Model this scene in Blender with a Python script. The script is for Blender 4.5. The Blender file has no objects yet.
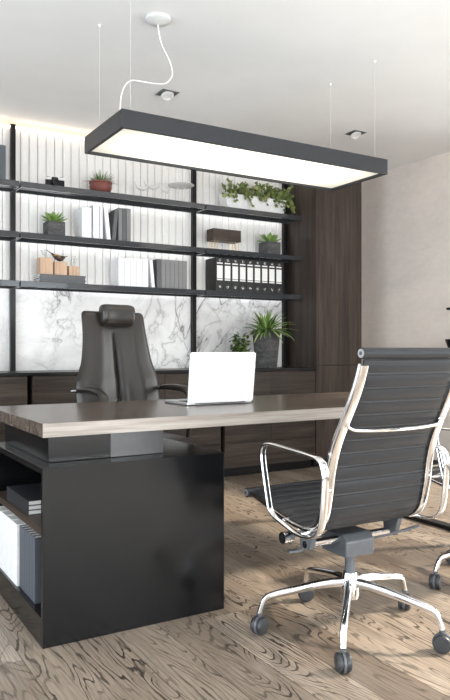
import bpy, math, random
from mathutils import Vector, Matrix, noise
PI = math.pi
S = bpy.context.scene
COL = S.collection

# ------------------------------------------------------------------ camera
cd = bpy.data.cameras.new('camera')
cam = bpy.data.objects.new('camera', cd); COL.objects.link(cam)
cam.location = (0, 0, 1.0)
cam.rotation_euler = (PI/2, 0, math.radians(-31.0))
cd.sensor_fit = 'VERTICAL'; cd.sensor_height = 36.0; cd.sensor_width = 36.0
cd.lens = 36.0*692/700
cd.clip_start = 0.02
S.camera = cam

# ------------------------------------------------------------------ world, light, exposure
w = bpy.data.worlds.new('world'); S.world = w; w.use_nodes = True
bg = w.node_tree.nodes['Background']
bg.inputs[0].default_value = (0.86, 0.93, 1.0, 1); bg.inputs[1].default_value = 1.9
def area(name, loc, rot, sx, sy, power, col):
    l = bpy.data.lights.new(name, 'AREA'); l.shape = 'RECTANGLE'
    l.size = sx; l.size_y = sy; l.energy = power; l.color = col
    o = bpy.data.objects.new(name, l); COL.objects.link(o)
    o.location = loc; o.rotation_euler = rot
    return o
# daylight just outside the three window openings
area('daylight_rear', (1.6, -2.85, 1.1), (math.radians(128), 0, 0), 5.0, 2.0, 215, (1.0, 0.98, 0.95))
area('daylight_left', (-2.4, 1.5, 1.1), (math.radians(128), 0, -PI/2), 4.6, 2.0, 105, (0.88, 0.94, 1.0))
area('daylight_right', (4.9, 1.45, 1.2), (math.radians(98), 0, PI/2), 4.2, 2.0, 60, (1.0, 0.90, 0.80))
sun = bpy.data.lights.new('sun', 'SUN'); sun.energy = 6.0; sun.angle = math.radians(5); sun.color = (1, .84, .69)
so = bpy.data.objects.new('sun', sun); COL.objects.link(so)
so.rotation_euler = Vector((-1, .35, -.75)).to_track_quat('-Z', 'Y').to_euler()
vs = S.view_settings
vs.view_transform = 'Standard'; vs.look = 'None'; vs.gamma = 1.0; vs.use_curve_mapping = False
vs.exposure = 0.45

# ------------------------------------------------------------------ materials
def newmat(name):
    m = bpy.data.materials.new(name); m.use_nodes = True
    nt = m.node_tree; b = nt.nodes['Principled BSDF']
    return m, nt, b
def N(nt, t, **k):
    n = nt.nodes.new(t)
    for a, v in k.items(): setattr(n, a, v)
    return n
def math_(nt, op, a, b=None, c=None):
    n = nt.nodes.new('ShaderNodeMath'); n.operation = op
    for i, v in enumerate((a, b, c)):
        if v is None: continue
        if isinstance(v, (int, float)): n.inputs[i].default_value = v
        else: nt.links.new(v, n.inputs[i])
    return n.outputs[0]
def ramp(nt, fac, stops, interp='LINEAR'):
    n = nt.nodes.new('ShaderNodeValToRGB'); n.color_ramp.interpolation = interp
    e = n.color_ramp.elements
    while len(e) < len(stops): e.new(0.5)
    for el, (p, c) in zip(e, stops):
        el.position = p; el.color = (c[0], c[1], c[2], 1)
    nt.links.new(fac, n.inputs[0]); return n.outputs[0]
def mixc(nt, fac, a, b, mode='MIX'):
    n = nt.nodes.new('ShaderNodeMix'); n.data_type = 'RGBA'; n.blend_type = mode
    for s, v in ((n.inputs[0], fac), (n.inputs[6], a), (n.inputs[7], b)):
        if isinstance(v, (int, float)): s.default_value = v
        elif isinstance(v, tuple): s.default_value = (v[0], v[1], v[2], 1)
        else: nt.links.new(v, s)
    return n.outputs[2]
def bump(nt, b, h, strength=0.2, dist=0.002):
    n = nt.nodes.new('ShaderNodeBump'); n.inputs['Strength'].default_value = strength
    n.inputs['Distance'].default_value = dist
    nt.links.new(h, n.inputs['Height']); nt.links.new(n.outputs[0], b.inputs['Normal'])
def coords(nt, scale=(1, 1, 1), loc=(0, 0, 0), src='Object'):
    tc = nt.nodes.new('ShaderNodeTexCoord'); mp = nt.nodes.new('ShaderNodeMapping')
    mp.inputs['Scale'].default_value = scale; mp.inputs['Location'].default_value = loc
    nt.links.new(tc.outputs[src], mp.inputs[0]); return mp.outputs[0]
def noise_(nt, vec, scale=1, detail=3, rough=0.5, dist=0.0):
    n = nt.nodes.new('ShaderNodeTexNoise'); n.inputs['Scale'].default_value = scale
    n.inputs['Detail'].default_value = detail; n.inputs['Roughness'].default_value = rough
    n.inputs['Distortion'].default_value = dist
    nt.links.new(vec, n.inputs['Vector']); return n.outputs[0]
def plain(name, col, rough=0.5, metal=0.0, var=0.06, bs=0.0, scale=40, **kw):
    """principled surface with faint procedural mottling"""
    m, nt, b = newmat(name)
    nz = noise_(nt, coords(nt), scale, 3)
    lo = tuple(max(0, c*(1-var)) for c in col); hi = tuple(min(1, c*(1+var)) for c in col)
    nt.links.new(ramp(nt, nz, [(0.3, lo), (0.7, hi)]), b.inputs['Base Color'])
    b.inputs['Roughness'].default_value = rough; b.inputs['Metallic'].default_value = metal
    for k, v in kw.items(): b.inputs[k].default_value = v
    if bs: bump(nt, b, nz, bs)
    return m
def emis(name, col, strength):
    m, nt, b = newmat(name)
    b.inputs['Base Color'].default_value = (*col, 1); b.inputs['Emission Color'].default_value = (*col, 1)
    b.inputs['Emission Strength'].default_value = strength; b.inputs['Roughness'].default_value = .5
    return m
def wood(name, dark, mid, light, along=0, rough=0.4, fine=1.0, spec=0.5):
    m, nt, b = newmat(name)
    sc = [26*fine]*3; sc[along] = 1.3*fine
    sf = [130*fine]*3; sf[along] = 4*fine
    n1 = noise_(nt, coords(nt, tuple(sc)), 1, 4, 0.55, 0.4)
    n2 = noise_(nt, coords(nt, tuple(sf), (3, 7, 1)), 1, 3, 0.6)
    n3 = noise_(nt, coords(nt, tuple(s*.22 for s in sc), (9, 2, 5)), 1, 2)
    f = math_(nt, 'ADD', math_(nt, 'MULTIPLY', n1, .5), math_(nt, 'ADD', math_(nt, 'MULTIPLY', n2, .3), math_(nt, 'MULTIPLY', n3, .2)))
    nt.links.new(ramp(nt, f, [(0.36, dark), (0.5, mid), (0.64, light)]), b.inputs['Base Color'])
    b.inputs['Roughness'].default_value = rough; b.inputs['Specular IOR Level'].default_value = spec
    bump(nt, b, f, 0.15, 0.001)
    return m

M = {}
M['ceiling'] = plain('ceiling_paint', (0.86, 0.855, 0.85), 0.9, var=.02, scale=3)
M['wall_white'] = plain('white_paint', (0.80, 0.79, 0.77), 0.8, var=.02)
M['slat'] = plain('white_slat_paint', (0.86, 0.845, 0.83), 0.55, var=.02)
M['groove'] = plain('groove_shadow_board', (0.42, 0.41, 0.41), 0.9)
M['black'] = plain('black_metal', (0.008, 0.008, 0.009), 0.32, 0.0, bs=.03, scale=300, **{'Specular IOR Level': .3})
M['shelf'] = plain('charcoal_shelf_metal', (0.060, 0.063, 0.070), 0.16, 0.35, scale=200)
M['shelf'].node_tree.nodes['Principled BSDF'].inputs['Coat Weight'].default_value = 1.0
M['lacquer'] = plain('black_lacquer', (0.005, 0.0052, 0.006), 0.19, 0.0, scale=6, var=.1, **{'Specular IOR Level': .34})
M['lacquer_in'] = plain('black_lacquer_inside', (0.008, 0.008, 0.009), 0.4, **{'Specular IOR Level': .25})
M['anthracite'] = plain('anthracite_lamp_paint', (0.014, 0.016, 0.021), 0.5, scale=100)
M['rim'] = plain('lamp_rim_paint', (0.05, 0.045, 0.04), 0.5)
M['diff'] = emis('lamp_diffuser', (1.0, 0.96, 0.84), .85)
def diffuser():
    # the tube light inside glows strongest along the middle of the panel
    m, nt, b = newmat('lamp_diffuser'); sp = nt.nodes.new('ShaderNodeSeparateXYZ'); nt.links.new(coords(nt), sp.inputs[0])
    ax = ramp(nt, math_(nt, 'ABSOLUTE', sp.outputs[0]), [(.35, (1, 1, 1)), (.80, (.15, .15, .15))], 'EASE')
    ay = ramp(nt, math_(nt, 'ABSOLUTE', sp.outputs[1]), [(.08, (1, 1, 1)), (.235, (.45, .45, .45))], 'EASE')
    st = math_(nt, 'ADD', .36, math_(nt, 'MULTIPLY', math_(nt, 'MULTIPLY', ax, ay), 1.9))
    b.inputs['Base Color'].default_value = (.25, .25, .24, 1); b.inputs['Emission Color'].default_value = (1, .95, .79, 1)
    nt.links.new(st, b.inputs['Emission Strength']); return m
M['diff'] = diffuser()
M['led_warm'] = emis('led_strip_warm', (1.0, 0.78, 0.58), 4.5)
M['led_cool'] = emis('led_strip_white', (0.97, 0.98, 1.0), 3.5)
M['chrome'] = plain('polished_aluminium', (0.88, 0.89, 0.91), 0.10, 1.0, var=.02)
M['brushed'] = plain('brushed_steel', (0.085, 0.087, 0.092), 0.36, 0.4)
M['mech'] = plain('grey_mechanism_paint', (0.11, 0.12, 0.135), 0.4, .2)
M['rubber'] = plain('dark_castor_plastic', (0.035, 0.037, 0.042), 0.4)
M['white_plastic'] = plain('white_plastic', (0.85, 0.85, 0.85), 0.4)
M['cable'] = plain('cable_wire', (0.62, 0.62, 0.62), 0.4)
M['rose'] = plain('ceiling_rose_paint', (0.66, 0.66, 0.65), 0.5)
M['laptop'] = plain('white_laptop_shell', (0.95, 0.95, 0.96), 0.3, 0.0, var=.01)
M['alu'] = plain('laptop_aluminium', (0.62, 0.63, 0.65), 0.3, .8)
M['key'] = plain('laptop_keys', (0.03, 0.03, 0.03), 0.5)
M['white_book'] = plain('white_book_cloth', (0.84, 0.84, 0.86), 0.6)
M['offwhite_book'] = plain('offwhite_book_cloth', (0.74, 0.74, 0.77), 0.6)
M['paper'] = plain('paper_edges', (0.85, 0.84, 0.82), 0.8)
M['grey_book'] = plain('slate_book_cloth', (0.085, 0.095, 0.115), 0.55)
M['black_slate'] = plain('black_magazine_cover', (0.022, 0.023, 0.027), 0.45)
M['dark_book'] = plain('charcoal_book_cloth', (0.10, 0.10, 0.105), 0.55)
M['mid_book'] = plain('grey_book_cloth', (0.20, 0.20, 0.205), 0.6)
M['black_binder'] = plain('black_binder_board', (0.016, 0.016, 0.017), 0.45)
M['label'] = plain('binder_label_paper', (0.85, 0.85, 0.85), 0.7, var=.01)
M['steel'] = plain('steel_ring', (0.7, 0.7, 0.7), 0.25, 1.0)
M['gold'] = plain('brass', (0.75, 0.50, 0.22), 0.3, 1.0)
M['terracotta'] = plain('dark_red_clay', (0.19, 0.055, 0.045), 0.6, var=.15, bs=.1)
M['planter_white'] = plain('white_planter_glaze', (0.80, 0.80, 0.81), 0.35)
M['figure'] = plain('white_ceramic', (0.66, 0.65, 0.64), 0.25)
M['soil'] = plain('potting_soil', (0.03, 0.022, 0.016), 0.95, var=.4, bs=.6, scale=120)
M['glass_dark'] = plain('camera_lens_glass', (0.01, 0.01, 0.015), 0.05)
M['leather_exec'] = plain('dark_leather', (0.022, 0.018, 0.016), 0.30, var=.12, bs=.12, scale=260)
M['leather_vis'] = plain('slate_leather', (0.026, 0.0285, 0.033), 0.42, var=.08, bs=.10, scale=300, **{'Specular IOR Level': .35})
M['base_dark'] = plain('dark_skirting', (0.05, 0.045, 0.045), 0.5)
M['peach'] = plain('peach_cove_glow', (0.80, 0.66, 0.52), 0.7, var=.04)  # warm glow of the lit cove gap, put into the colour

M['cab'] = wood('smoked_oak_horizontal', (0.018, 0.013, 0.011), (0.040, 0.030, 0.025), (0.075, 0.058, 0.048), 0, .42, spec=.25)
M['ward'] = wood('smoked_oak_vertical', (0.024, 0.018, 0.015), (0.052, 0.038, 0.032), (0.088, 0.066, 0.056), 2, .42, spec=.28)
M['desk'] = wood('grey_brown_desk_wood', (0.045, 0.034, 0.027), (0.100, 0.077, 0.062), (0.165, 0.130, 0.108), 0, .24, 1.0, .4)
M['desk_edge'] = wood('pale_desk_edge_wood', (0.18, 0.155, 0.135), (0.33, 0.29, 0.26), (0.47, 0.43, 0.39), 0, .35, 1.4)
M['shelf_wood'] = wood('brown_shelf_wood', (0.03, 0.02, 0.015), (0.055, 0.038, 0.028), (0.08, 0.055, 0.04), 1, .4)
M['walnut'] = wood('walnut', (0.020, 0.012, 0.009), (0.048, 0.029, 0.021), (0.095, 0.060, 0.043), 0, .4, 2.0)
M['beech'] = wood('beech', (0.40, 0.25, 0.16), (0.52, 0.34, 0.23), (0.62, 0.43, 0.30), 2, .5, 2.0)

def concrete_pot():
    m, nt, b = newmat('grey_concrete_pot')
    a = noise_(nt, coords(nt, (8, 8, 30)), 1, 5, .65, .6)
    c = noise_(nt, coords(nt, (60, 60, 60)), 1, 3)
    f = math_(nt, 'ADD', math_(nt, 'MULTIPLY', a, .7), math_(nt, 'MULTIPLY', c, .3))
    nt.links.new(ramp(nt, f, [(.35, (.035, .034, .036)), (.5, (.075, .073, .075)), (.68, (.16, .155, .16))]), b.inputs['Base Color'])
    b.inputs['Roughness'].default_value = .75; bump(nt, b, f, .3, .002)
    return m
M['concrete'] = concrete_pot()
def leafmat(name, lo, mid, hi, rough=.45):
    m, nt, b = newmat(name)
    g = nt.nodes.new('ShaderNodeNewGeometry')
    n1 = noise_(nt, coords(nt), 35, 2)
    f = math_(nt, 'ADD', math_(nt, 'MULTIPLY', g.outputs['Random Per Island'], .65), math_(nt, 'MULTIPLY', n1, .35))
    nt.links.new(ramp(nt, f, [(.1, lo), (.5, mid), (.9, hi)]), b.inputs['Base Color'])
    b.inputs['Roughness'].default_value = rough
    return m
M['leaf_spider'] = leafmat('spider_leaf', (.05, .11, .02), (.17, .29, .07), (.46, .56, .24))
M['leaf_ivy'] = leafmat('ivy_leaf', (.035, .065, .012), (.11, .15, .035), (.30, .33, .12))
M['leaf_succ'] = leafmat('succulent_leaf', (.08, .17, .03), (.18, .32, .07), (.36, .50, .18))
M['leaf_grass'] = leafmat('grass_blade', (.04, .09, .02), (.10, .17, .05), (.22, .28, .12))
M['leaf_small'] = leafmat('small_plant_leaf', (.03, .08, .015), (.10, .19, .04), (.28, .38, .12))
M['stem'] = plain('plant_stem', (.10, .09, .04), .7)
M['sprig'] = plain('pale_dried_sprig', (.62, .66, .60), .7)

def floor_mat():
    m, nt, b = newmat('aged_oak_planks')
    tc = nt.nodes.new('ShaderNodeTexCoord'); sp = nt.nodes.new('ShaderNodeSeparateXYZ')
    nt.links.new(tc.outputs['Object'], sp.inputs[0])
    X, Y = sp.outputs[0], sp.outputs[1]
    Wd, Ln = 0.165, 1.5
    u = math_(nt, 'DIVIDE', math_(nt, 'ADD', X, 20.035), Wd)
    iu = math_(nt, 'FLOOR', u)
    wn = nt.nodes.new('ShaderNodeTexWhiteNoise'); wn.noise_dimensions = '1D'; nt.links.new(iu, wn.inputs['W'])
    v = math_(nt, 'DIVIDE', math_(nt, 'ADD', math_(nt, 'ADD', Y, 20.0), math_(nt, 'MULTIPLY', wn.outputs[0], 7.0)), Ln)
    iv = math_(nt, 'FLOOR', v)
    cid = math_(nt, 'ADD', math_(nt, 'MULTIPLY', iu, 13.37), math_(nt, 'MULTIPLY', iv, 7.77))
    wn2 = nt.nodes.new('ShaderNodeTexWhiteNoise'); wn2.noise_dimensions = '1D'; nt.links.new(cid, wn2.inputs['W'])
    rnd = wn2.outputs[0]
    def vec(sx, sy, k):
        c = nt.nodes.new('ShaderNodeCombineXYZ')
        nt.links.new(math_(nt, 'ADD', math_(nt, 'MULTIPLY', X, sx), math_(nt, 'MULTIPLY', rnd, 91.0*k)), c.inputs[0])
        nt.links.new(math_(nt, 'ADD', math_(nt, 'MULTIPLY', Y, sy), math_(nt, 'MULTIPLY', rnd, 53.0*k)), c.inputs[1])
        return c.outputs[0]
    # cathedral grain: contour lines of a stretched field
    n1 = noise_(nt, vec(6.0, 1.15, 1.0), 1, 2.0, .45, .35)
    jit = noise_(nt, vec(60, 14, 2.0), 1, 2)
    f1 = math_(nt, 'ADD', math_(nt, 'MULTIPLY', n1, 27.0), math_(nt, 'MULTIPLY', jit, .65))
    fr = math_(nt, 'FRACT', f1)
    line = ramp(nt, fr, [(0.0, (1, 1, 1)), (.16, (.9, .9, .9)), (.27, (0, 0, 0)), (.95, (0, 0, 0)), (1.0, (1, 1, 1))])
    brk = noise_(nt, vec(22, 4.5, 3.0), 1, 3)
    amt = ramp(nt, brk, [(.34, (0, 0, 0)), (.52, (1, 1, 1))])
    pl = ramp(nt, noise_(nt, vec(2.2, .9, 5.0), 1, 1), [(.34, (.25, .25, .25)), (.52, (1, 1, 1))])
    lm = math_(nt, 'MULTIPLY', math_(nt, 'MULTIPLY', line, amt), pl)
    fine = noise_(nt, vec(170, 5, 4.0), 1, 3, .6)
    blot = noise_(nt, vec(9, 3.0, 6.0), 1, 4, .6)
    base = ramp(nt, math_(nt, 'ADD', math_(nt, 'MULTIPLY', rnd, .55), math_(nt, 'MULTIPLY', blot, .45)),
                [(.12, (.17, .128, .096)), (.42, (.28, .222, .172)), (.72, (.41, .335, .265)), (.95, (.53, .44, .36))])
    c1 = mixc(nt, math_(nt, 'MULTIPLY', ramp(nt, fine, [(.42, (0, 0, 0)), (.66, (1, 1, 1))]), .62), base, (.085, .064, .048))
    c2 = mixc(nt, math_(nt, 'MULTIPLY', lm, .95), c1, (.028, .021, .017))
    # plank seams
    fu = math_(nt, 'FRACT', u); fv = math_(nt, 'FRACT', v)
    du = math_(nt, 'MULTIPLY', math_(nt, 'MINIMUM', fu, math_(nt, 'SUBTRACT', 1.0, fu)), Wd)
    dv = math_(nt, 'MULTIPLY', math_(nt, 'MINIMUM', fv, math_(nt, 'SUBTRACT', 1.0, fv)), Ln)
    seam = math_(nt, 'LESS_THAN', math_(nt, 'MINIMUM', du, dv), 0.0013)
    c3 = mixc(nt, math_(nt, 'MULTIPLY', seam, .8), c2, (.02, .015, .012))
    nt.links.new(c3, b.inputs['Base Color'])
    nt.links.new(math_(nt, 'ADD', .33, math_(nt, 'MULTIPLY', lm, .25)), b.inputs['Roughness'])
    h = math_(nt, 'SUBTRACT', math_(nt, 'SUBTRACT', 1.0, math_(nt, 'MULTIPLY', lm, .5)), seam)
    bump(nt, b, h, .35, .0015)
    return m
M['floor'] = floor_mat()
def marble_mat():
    m, nt, b = newmat('white_marble')
    v0 = coords(nt, (1, 1, 1), (0.3, 0, .7))
    def veins(scale, w, dist, off):
        n = noise_(nt, coords(nt, (scale, scale, scale*.8), off), 1, 5, .55, dist)
        d = math_(nt, 'ABSOLUTE', math_(nt, 'SUBTRACT', n, .5))
        return ramp(nt, d, [(0, (1, 1, 1)), (w, (.25, .25, .25)), (w*3.5, (0, 0, 0))])
    a = veins(1.7, .011, 1.1, (1.3, 0, 2.2)); c = veins(4.2, .014, .7, (5, 1, 3))
    mask = ramp(nt, noise_(nt, coords(nt, (1.5, 1.5, 1.2), (3, 3, 9)), 1, 2), [(.40, (.12, .12, .12)), (.55, (1, 1, 1))])
    vv = math_(nt, 'MULTIPLY', math_(nt, 'MAXIMUM', a, math_(nt, 'MULTIPLY', c, .6)), mask)
    cloud = ramp(nt, noise_(nt, v0, 2.6, 4, .6, .6), [(.36, (.70, .69, .70)), (.56, (.88, .875, .88))])
    nt.links.new(mixc(nt, math_(nt, 'MULTIPLY', vv, .92), cloud, (.16, .15, .155)), b.inputs['Base Color'])
    b.inputs['Roughness'].default_value = .22
    return m
M['marble'] = marble_mat()
def plaster_mat():
    m, nt, b = newmat('beige_concrete_plaster')
    a = noise_(nt, coords(nt, (1, 1.1, 1.6)), 1, 5, .6, .5); c = noise_(nt, coords(nt, (12, 12, 30)), 1, 4, .6)
    f = math_(nt, 'ADD', math_(nt, 'MULTIPLY', a, .7), math_(nt, 'MULTIPLY', c, .3))
    nt.links.new(ramp(nt, f, [(.34, (.68, .62, .58)), (.5, (.76, .69, .645)), (.66, (.83, .75, .69))]), b.inputs['Base Color'])
    b.inputs['Roughness'].default_value = .8; bump(nt, b, f, .1, .002)
    return m
M['plaster'] = plaster_mat()
def glassmat():
    m, nt, b = newmat('window_glass')
    nt.nodes.remove(b); out = nt.nodes['Material Output']
    t = nt.nodes.new('ShaderNodeBsdfTransparent'); t.inputs[0].default_value = (.96, .98, .98, 1)
    g = nt.nodes.new('ShaderNodeBsdfGlossy'); g.inputs['Roughness'].default_value = .02
    fr = nt.nodes.new('ShaderNodeFresnel'); fr.inputs[0].default_value = 1.35; mx = nt.nodes.new('ShaderNodeMixShader')
    nt.links.new(fr.outputs[0], mx.inputs[0]); nt.links.new(t.outputs[0], mx.inputs[1]); nt.links.new(g.outputs[0], mx.inputs[2])
    nt.links.new(mx.outputs[0], out.inputs[0])
    return m
M['glass'] = glassmat()

# ------------------------------------------------------------------ mesh builder
class MB:
    def __init__(s): s.v = []; s.f = []; s.sm = []
    def add(s, vs, fs, smooth=False):
        n = len(s.v); s.v += [tuple(v) for v in vs]
        for f in fs: s.f.append([i+n for i in f]); s.sm.append(smooth)
        return s
    def box(s, x0, x1, y0, y1, z0, z1):
        v = [(x0,y0,z0),(x1,y0,z0),(x1,y1,z0),(x0,y1,z0),(x0,y0,z1),(x1,y0,z1),(x1,y1,z1),(x0,y1,z1)]
        return s.add(v, [(0,3,2,1),(4,5,6,7),(0,1,5,4),(1,2,6,5),(2,3,7,6),(3,0,4,7)])
    def cbox(s, c, d, rot=None):
        m = MB().box(-d[0]/2, d[0]/2, -d[1]/2, d[1]/2, -d[2]/2, d[2]/2)
        R = rot if rot is not None else Matrix.Identity(3)
        return s.add([R @ Vector(v) + Vector(c) for v in m.v], m.f)
    def prism(s, poly, axis, a, b):
        """extrude 2D polygon along axis from a to b"""
        def P(p, t):
            return {0: (t, p[0], p[1]), 1: (p[0], t, p[1]), 2: (p[0], p[1], t)}[axis]
        n = len(poly)
        v = [P(p, a) for p in poly] + [P(p, b) for p in poly]
        return s.add(v, [tuple(range(n))[::-1], tuple(range(n, 2*n))] + [(i, (i+1) % n, n+(i+1) % n, n+i) for i in range(n)])
    def lathe(s, prof, c=(0,0,0), seg=24, R=None):
        """profile [(r,z)...] around z"""
        v = []; f = []; n = len(prof)
        for k in range(seg):
            a = 2*PI*k/seg
            for r, z in prof:
                p = Vector((r*math.cos(a), r*math.sin(a), z))
                if R is not None: p = R @ p
                v.append(p + Vector(c))
        for k in range(seg):
            k2 = (k+1) % seg
            for i in range(n-1): f.append((k*n+i, k2*n+i, k2*n+i+1, k*n+i+1))
        f.append(tuple(k*n for k in range(seg))[::-1]); f.append(tuple(k*n+n-1 for k in range(seg)))
        return s.add(v, f, True)
    def cyl(s, p0, p1, r, r2=None, seg=16):
        p0 = Vector(p0); p1 = Vector(p1); d = p1-p0; L = d.length
        R = d.to_track_quat('Z', 'Y').to_matrix()
        return s.lathe([(r, 0), (r2 if r2 is not None else r, L)], p0, seg, R)
    def tube(s, pts, r, seg=8, closed=False):
        pts = [Vector(p) for p in pts]; n = len(pts)
        rr = r if isinstance(r, (list, tuple)) else [r]*n
        v = []; f = []; up = None
        for i, p in enumerate(pts):
            if closed: t = pts[(i+1) % n]-pts[i-1]
            else: t = pts[min(i+1, n-1)]-pts[max(i-1, 0)]
            t.normalize()
            if up is None:
                up = Vector((0,0,1)) if abs(t.z) < .9 else Vector((1,0,0))
            up = (up - t*up.dot(t)).normalized(); sd = t.cross(up)
            for k in range(seg):
                a = 2*PI*k/seg
                v.append(p + (up*math.cos(a)+sd*math.sin(a))*rr[i])
        m = n if closed else n-1
        for i in range(m):
            j = (i+1) % n
            for k in range(seg):
                k2 = (k+1) % seg
                f.append((i*seg+k, i*seg+k2, j*seg+k2, j*seg+k))
        if not closed: f.append(tuple(range(seg))[::-1]); f.append(tuple((n-1)*seg+k for k in range(seg)))
        return s.add(v, f, True)
    def sweep(s, path, x0, wx, th, closed=False, seg=12, sq=3.0):
        """sweep a rounded bar (wx wide along x, th thick) along a (y,z) path at x0"""
        n = len(path); v = []; f = []
        w_ = wx if isinstance(wx, list) else [wx]*n; t_ = th if isinstance(th, list) else [th]*n
        for i, p in enumerate(path):
            a = path[(i+1) % n] if (closed or i < n-1) else path[i]
            b = path[i-1] if (closed or i > 0) else path[i]
            ty, tz = a[0]-b[0], a[1]-b[1]; L = math.hypot(ty, tz) or 1; ny, nz = -tz/L, ty/L
            for k in range(seg):
                q = 2*PI*(k+.5)/seg; c, d = math.cos(q), math.sin(q)
                cx = math.copysign(abs(c)**(2/sq), c)*w_[i]/2; cn = math.copysign(abs(d)**(2/sq), d)*t_[i]/2
                v.append((x0+cx, p[0]+ny*cn, p[1]+nz*cn))
        for i in range(n if closed else n-1):
            j = (i+1) % n
            for k in range(seg):
                k2 = (k+1) % seg; f.append((i*seg+k, i*seg+k2, j*seg+k2, j*seg+k))
        if not closed: f.append(tuple(range(seg))[::-1]); f.append(tuple((n-1)*seg+k for k in range(seg)))
        return s.add(v, f, True)
    def build(s, name, mat, parent=None, bevel=0, angle=35, sub=0, bseg=2):
        me = bpy.data.meshes.new(name); me.from_pydata(s.v, [], s.f)
        me.polygons.foreach_set('use_smooth', [True]*len(s.f)); me.validate(); me.update()
        import bmesh
        bm = bmesh.new(); bm.from_mesh(me); bmesh.ops.recalc_face_normals(bm, faces=bm.faces); bm.to_mesh(me); bm.free()
        me.set_sharp_from_angle(angle=math.radians(angle))
        me.materials.append(mat)
        o = bpy.data.objects.new(name, me); COL.objects.link(o)
        if parent is not None: o.parent = parent
        if bevel:
            b = o.modifiers.new('bevel', 'BEVEL'); b.width = bevel; b.segments = bseg; b.limit_method = 'ANGLE'; b.angle_limit = math.radians(40)
        if sub:
            b = o.modifiers.new('sub', 'SUBSURF'); b.levels = sub; b.render_levels = sub
        return o
def tag(o, label, cat, group=None):
    o['label'] = label; o['category'] = cat
    if group: o['group'] = group
    return o
def thing(name, label, cat, loc=(0,0,0), rz=0, group=None):
    o = bpy.data.objects.new(name, None); COL.objects.link(o); o.empty_display_size = .1
    o.location = loc; o.rotation_euler = (0, 0, rz)
    return tag(o, label, cat, group)
def struct(o): o['kind'] = 'structure'; return o
def dup(o, loc, rz, label, parent=None):
    def rec(a, par):
        c = a.copy(); COL.objects.link(c)
        if par is not None: c.parent = par
        for ch in [q for q in a.children]: rec(ch, c)
        return c
    r = rec(o, parent); r.location = loc; r.rotation_euler = (0, 0, rz); r['label'] = label
    return r
def smooth_path(pts, n=6, closed=False):
    out = []; m = len(pts); P = [Vector(p) for p in pts]
    rng = range(m if closed else m-1)
    for i in rng:
        p1, p2 = P[i], P[(i+1) % m]
        p0 = P[i-1] if (closed or i > 0) else p1*2-p2
        p3 = P[(i+2) % m] if (closed or i < m-2) else p2*2-p1
        for k in range(n):
            t = k/n
            out.append(.5*((2*p1)+(p2-p0)*t+(2*p0-5*p1+4*p2-p3)*t*t+(3*p1-p0-3*p2+p3)*t**3))
    if not closed: out.append(P[-1])
    return out

# ------------------------------------------------------------------ the room
H = 2.65; WX0, WX1, WY0, WY1 = -2.1, 4.565, -2.6, 5.09
YF = 5.05       # finished face of the cladding
struct(MB().box(WX0-.2, WX1+.2, WY0-.2, WY1+.2, -.1, 0).build('floor', M['floor']))
struct(MB().box(WX0-.2, WX1+.2, WY0-.2, WY1+.2, H, H+.1).build('ceiling', M['ceiling']))
wb = struct(MB().box(WX0-.2, WX1+.2, WY1, WY1+.15, 0, H).build('wall_back', M['wall_white']))
# slatted cladding above the marble
sl = MB(); x = -2.093
while x < 3.66:
    a, b_ = x+.0022, x+.0608
    sl.prism([(a, WY1-.026), (a, YF+.004), (a+.004, YF), (a+.027, YF), (a+.031, YF+.0022), (b_-.004, YF+.0022), (b_, YF+.006), (b_, WY1-.026)], 2, 1.455, H-.035)
    x += .063
sl.build('slat_panel', M['slat'], wb)
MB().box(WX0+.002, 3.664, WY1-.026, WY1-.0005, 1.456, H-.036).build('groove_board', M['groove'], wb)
# marble splashback in panels
mp = MB()
for a, b_ in ((-2.09, 1.232), (1.266, 2.703), (2.737, 3.664)):
    mp.box(a, b_, YF, WY1-.0005, .85, 1.452)
mp.build('marble_panel', M['marble'], wb, bevel=.0015)
struct(MB().box(WX0, 3.664, WY1-.030, WY1-.001, H-.034, H-.0005).build('trim_1', M['peach']))  # strip in place of the LED-lit gap, its glow painted peach

def wall_with_hole(name, axis, pos, thick, a0, a1, h0, h1, b0, b1, mat):
    m = MB()
    def bx(u0, u1, z0, z1):
        if axis == 'x': m.box(pos, pos+thick, u0, u1, z0, z1)
        else: m.box(u0, u1, pos, pos+thick, z0, z1)
    bx(a0, b0, 0, H); bx(b1, a1, 0, H); bx(b0, b1, 0, h0); bx(b0, b1, h1, H)
    return struct(m.build(name, mat))
wall_with_hole('wall_right', 'x', WX1, .15, WY0-.2, WY1, .25, 2.5, -2.2, 3.6, M['plaster'])
wall_with_hole('wall_left', 'x', WX0-.15, .15, WY0-.2, WY1, .25, 2.5, -.8, 3.8, M['wall_white'])
wall_with_hole('wall_front', 'y', WY0-.15, .15, WX0, WX1, .15, 2.55, -.9, 4.1, M['wall_white'])
def window(n, axis, pos, a0, a1, z0, z1, panes):
    m = MB(); g = MB(); t = .06
    def bx(mm, u0, u1, zz0, zz1, d0, d1):
        if axis == 'x': mm.box(pos+d0, pos+d1, u0, u1, zz0, zz1)
        else: mm.box(u0, u1, pos+d0, pos+d1, zz0, zz1)
    bx(m, a0, a1, z0, z0+t, 0, .06); bx(m, a0, a1, z1-t, z1, 0, .06)
    st = (a1-a0-t)/panes
    for k in range(panes+1): bx(m, a0+k*st, a0+k*st+t, z0+t, z1-t, 0, .06)
    for k in range(panes): bx(g, a0+k*st+t, a0+(k+1)*st, z0+t, z1-t, .027, .033)
    f = struct(m.build('window_%d' % n, M['black'])); g.build('pane', M['glass'], f)
window(1, 'y', WY0-.11, -.9, 4.1, .15, 2.55, 4)
window(2, 'x', WX0-.11, -.8, 3.8, .25, 2.5, 4)
window(3, 'x', WX1+.05, -2.2, 3.6, .25, 2.5, 3)
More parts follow.
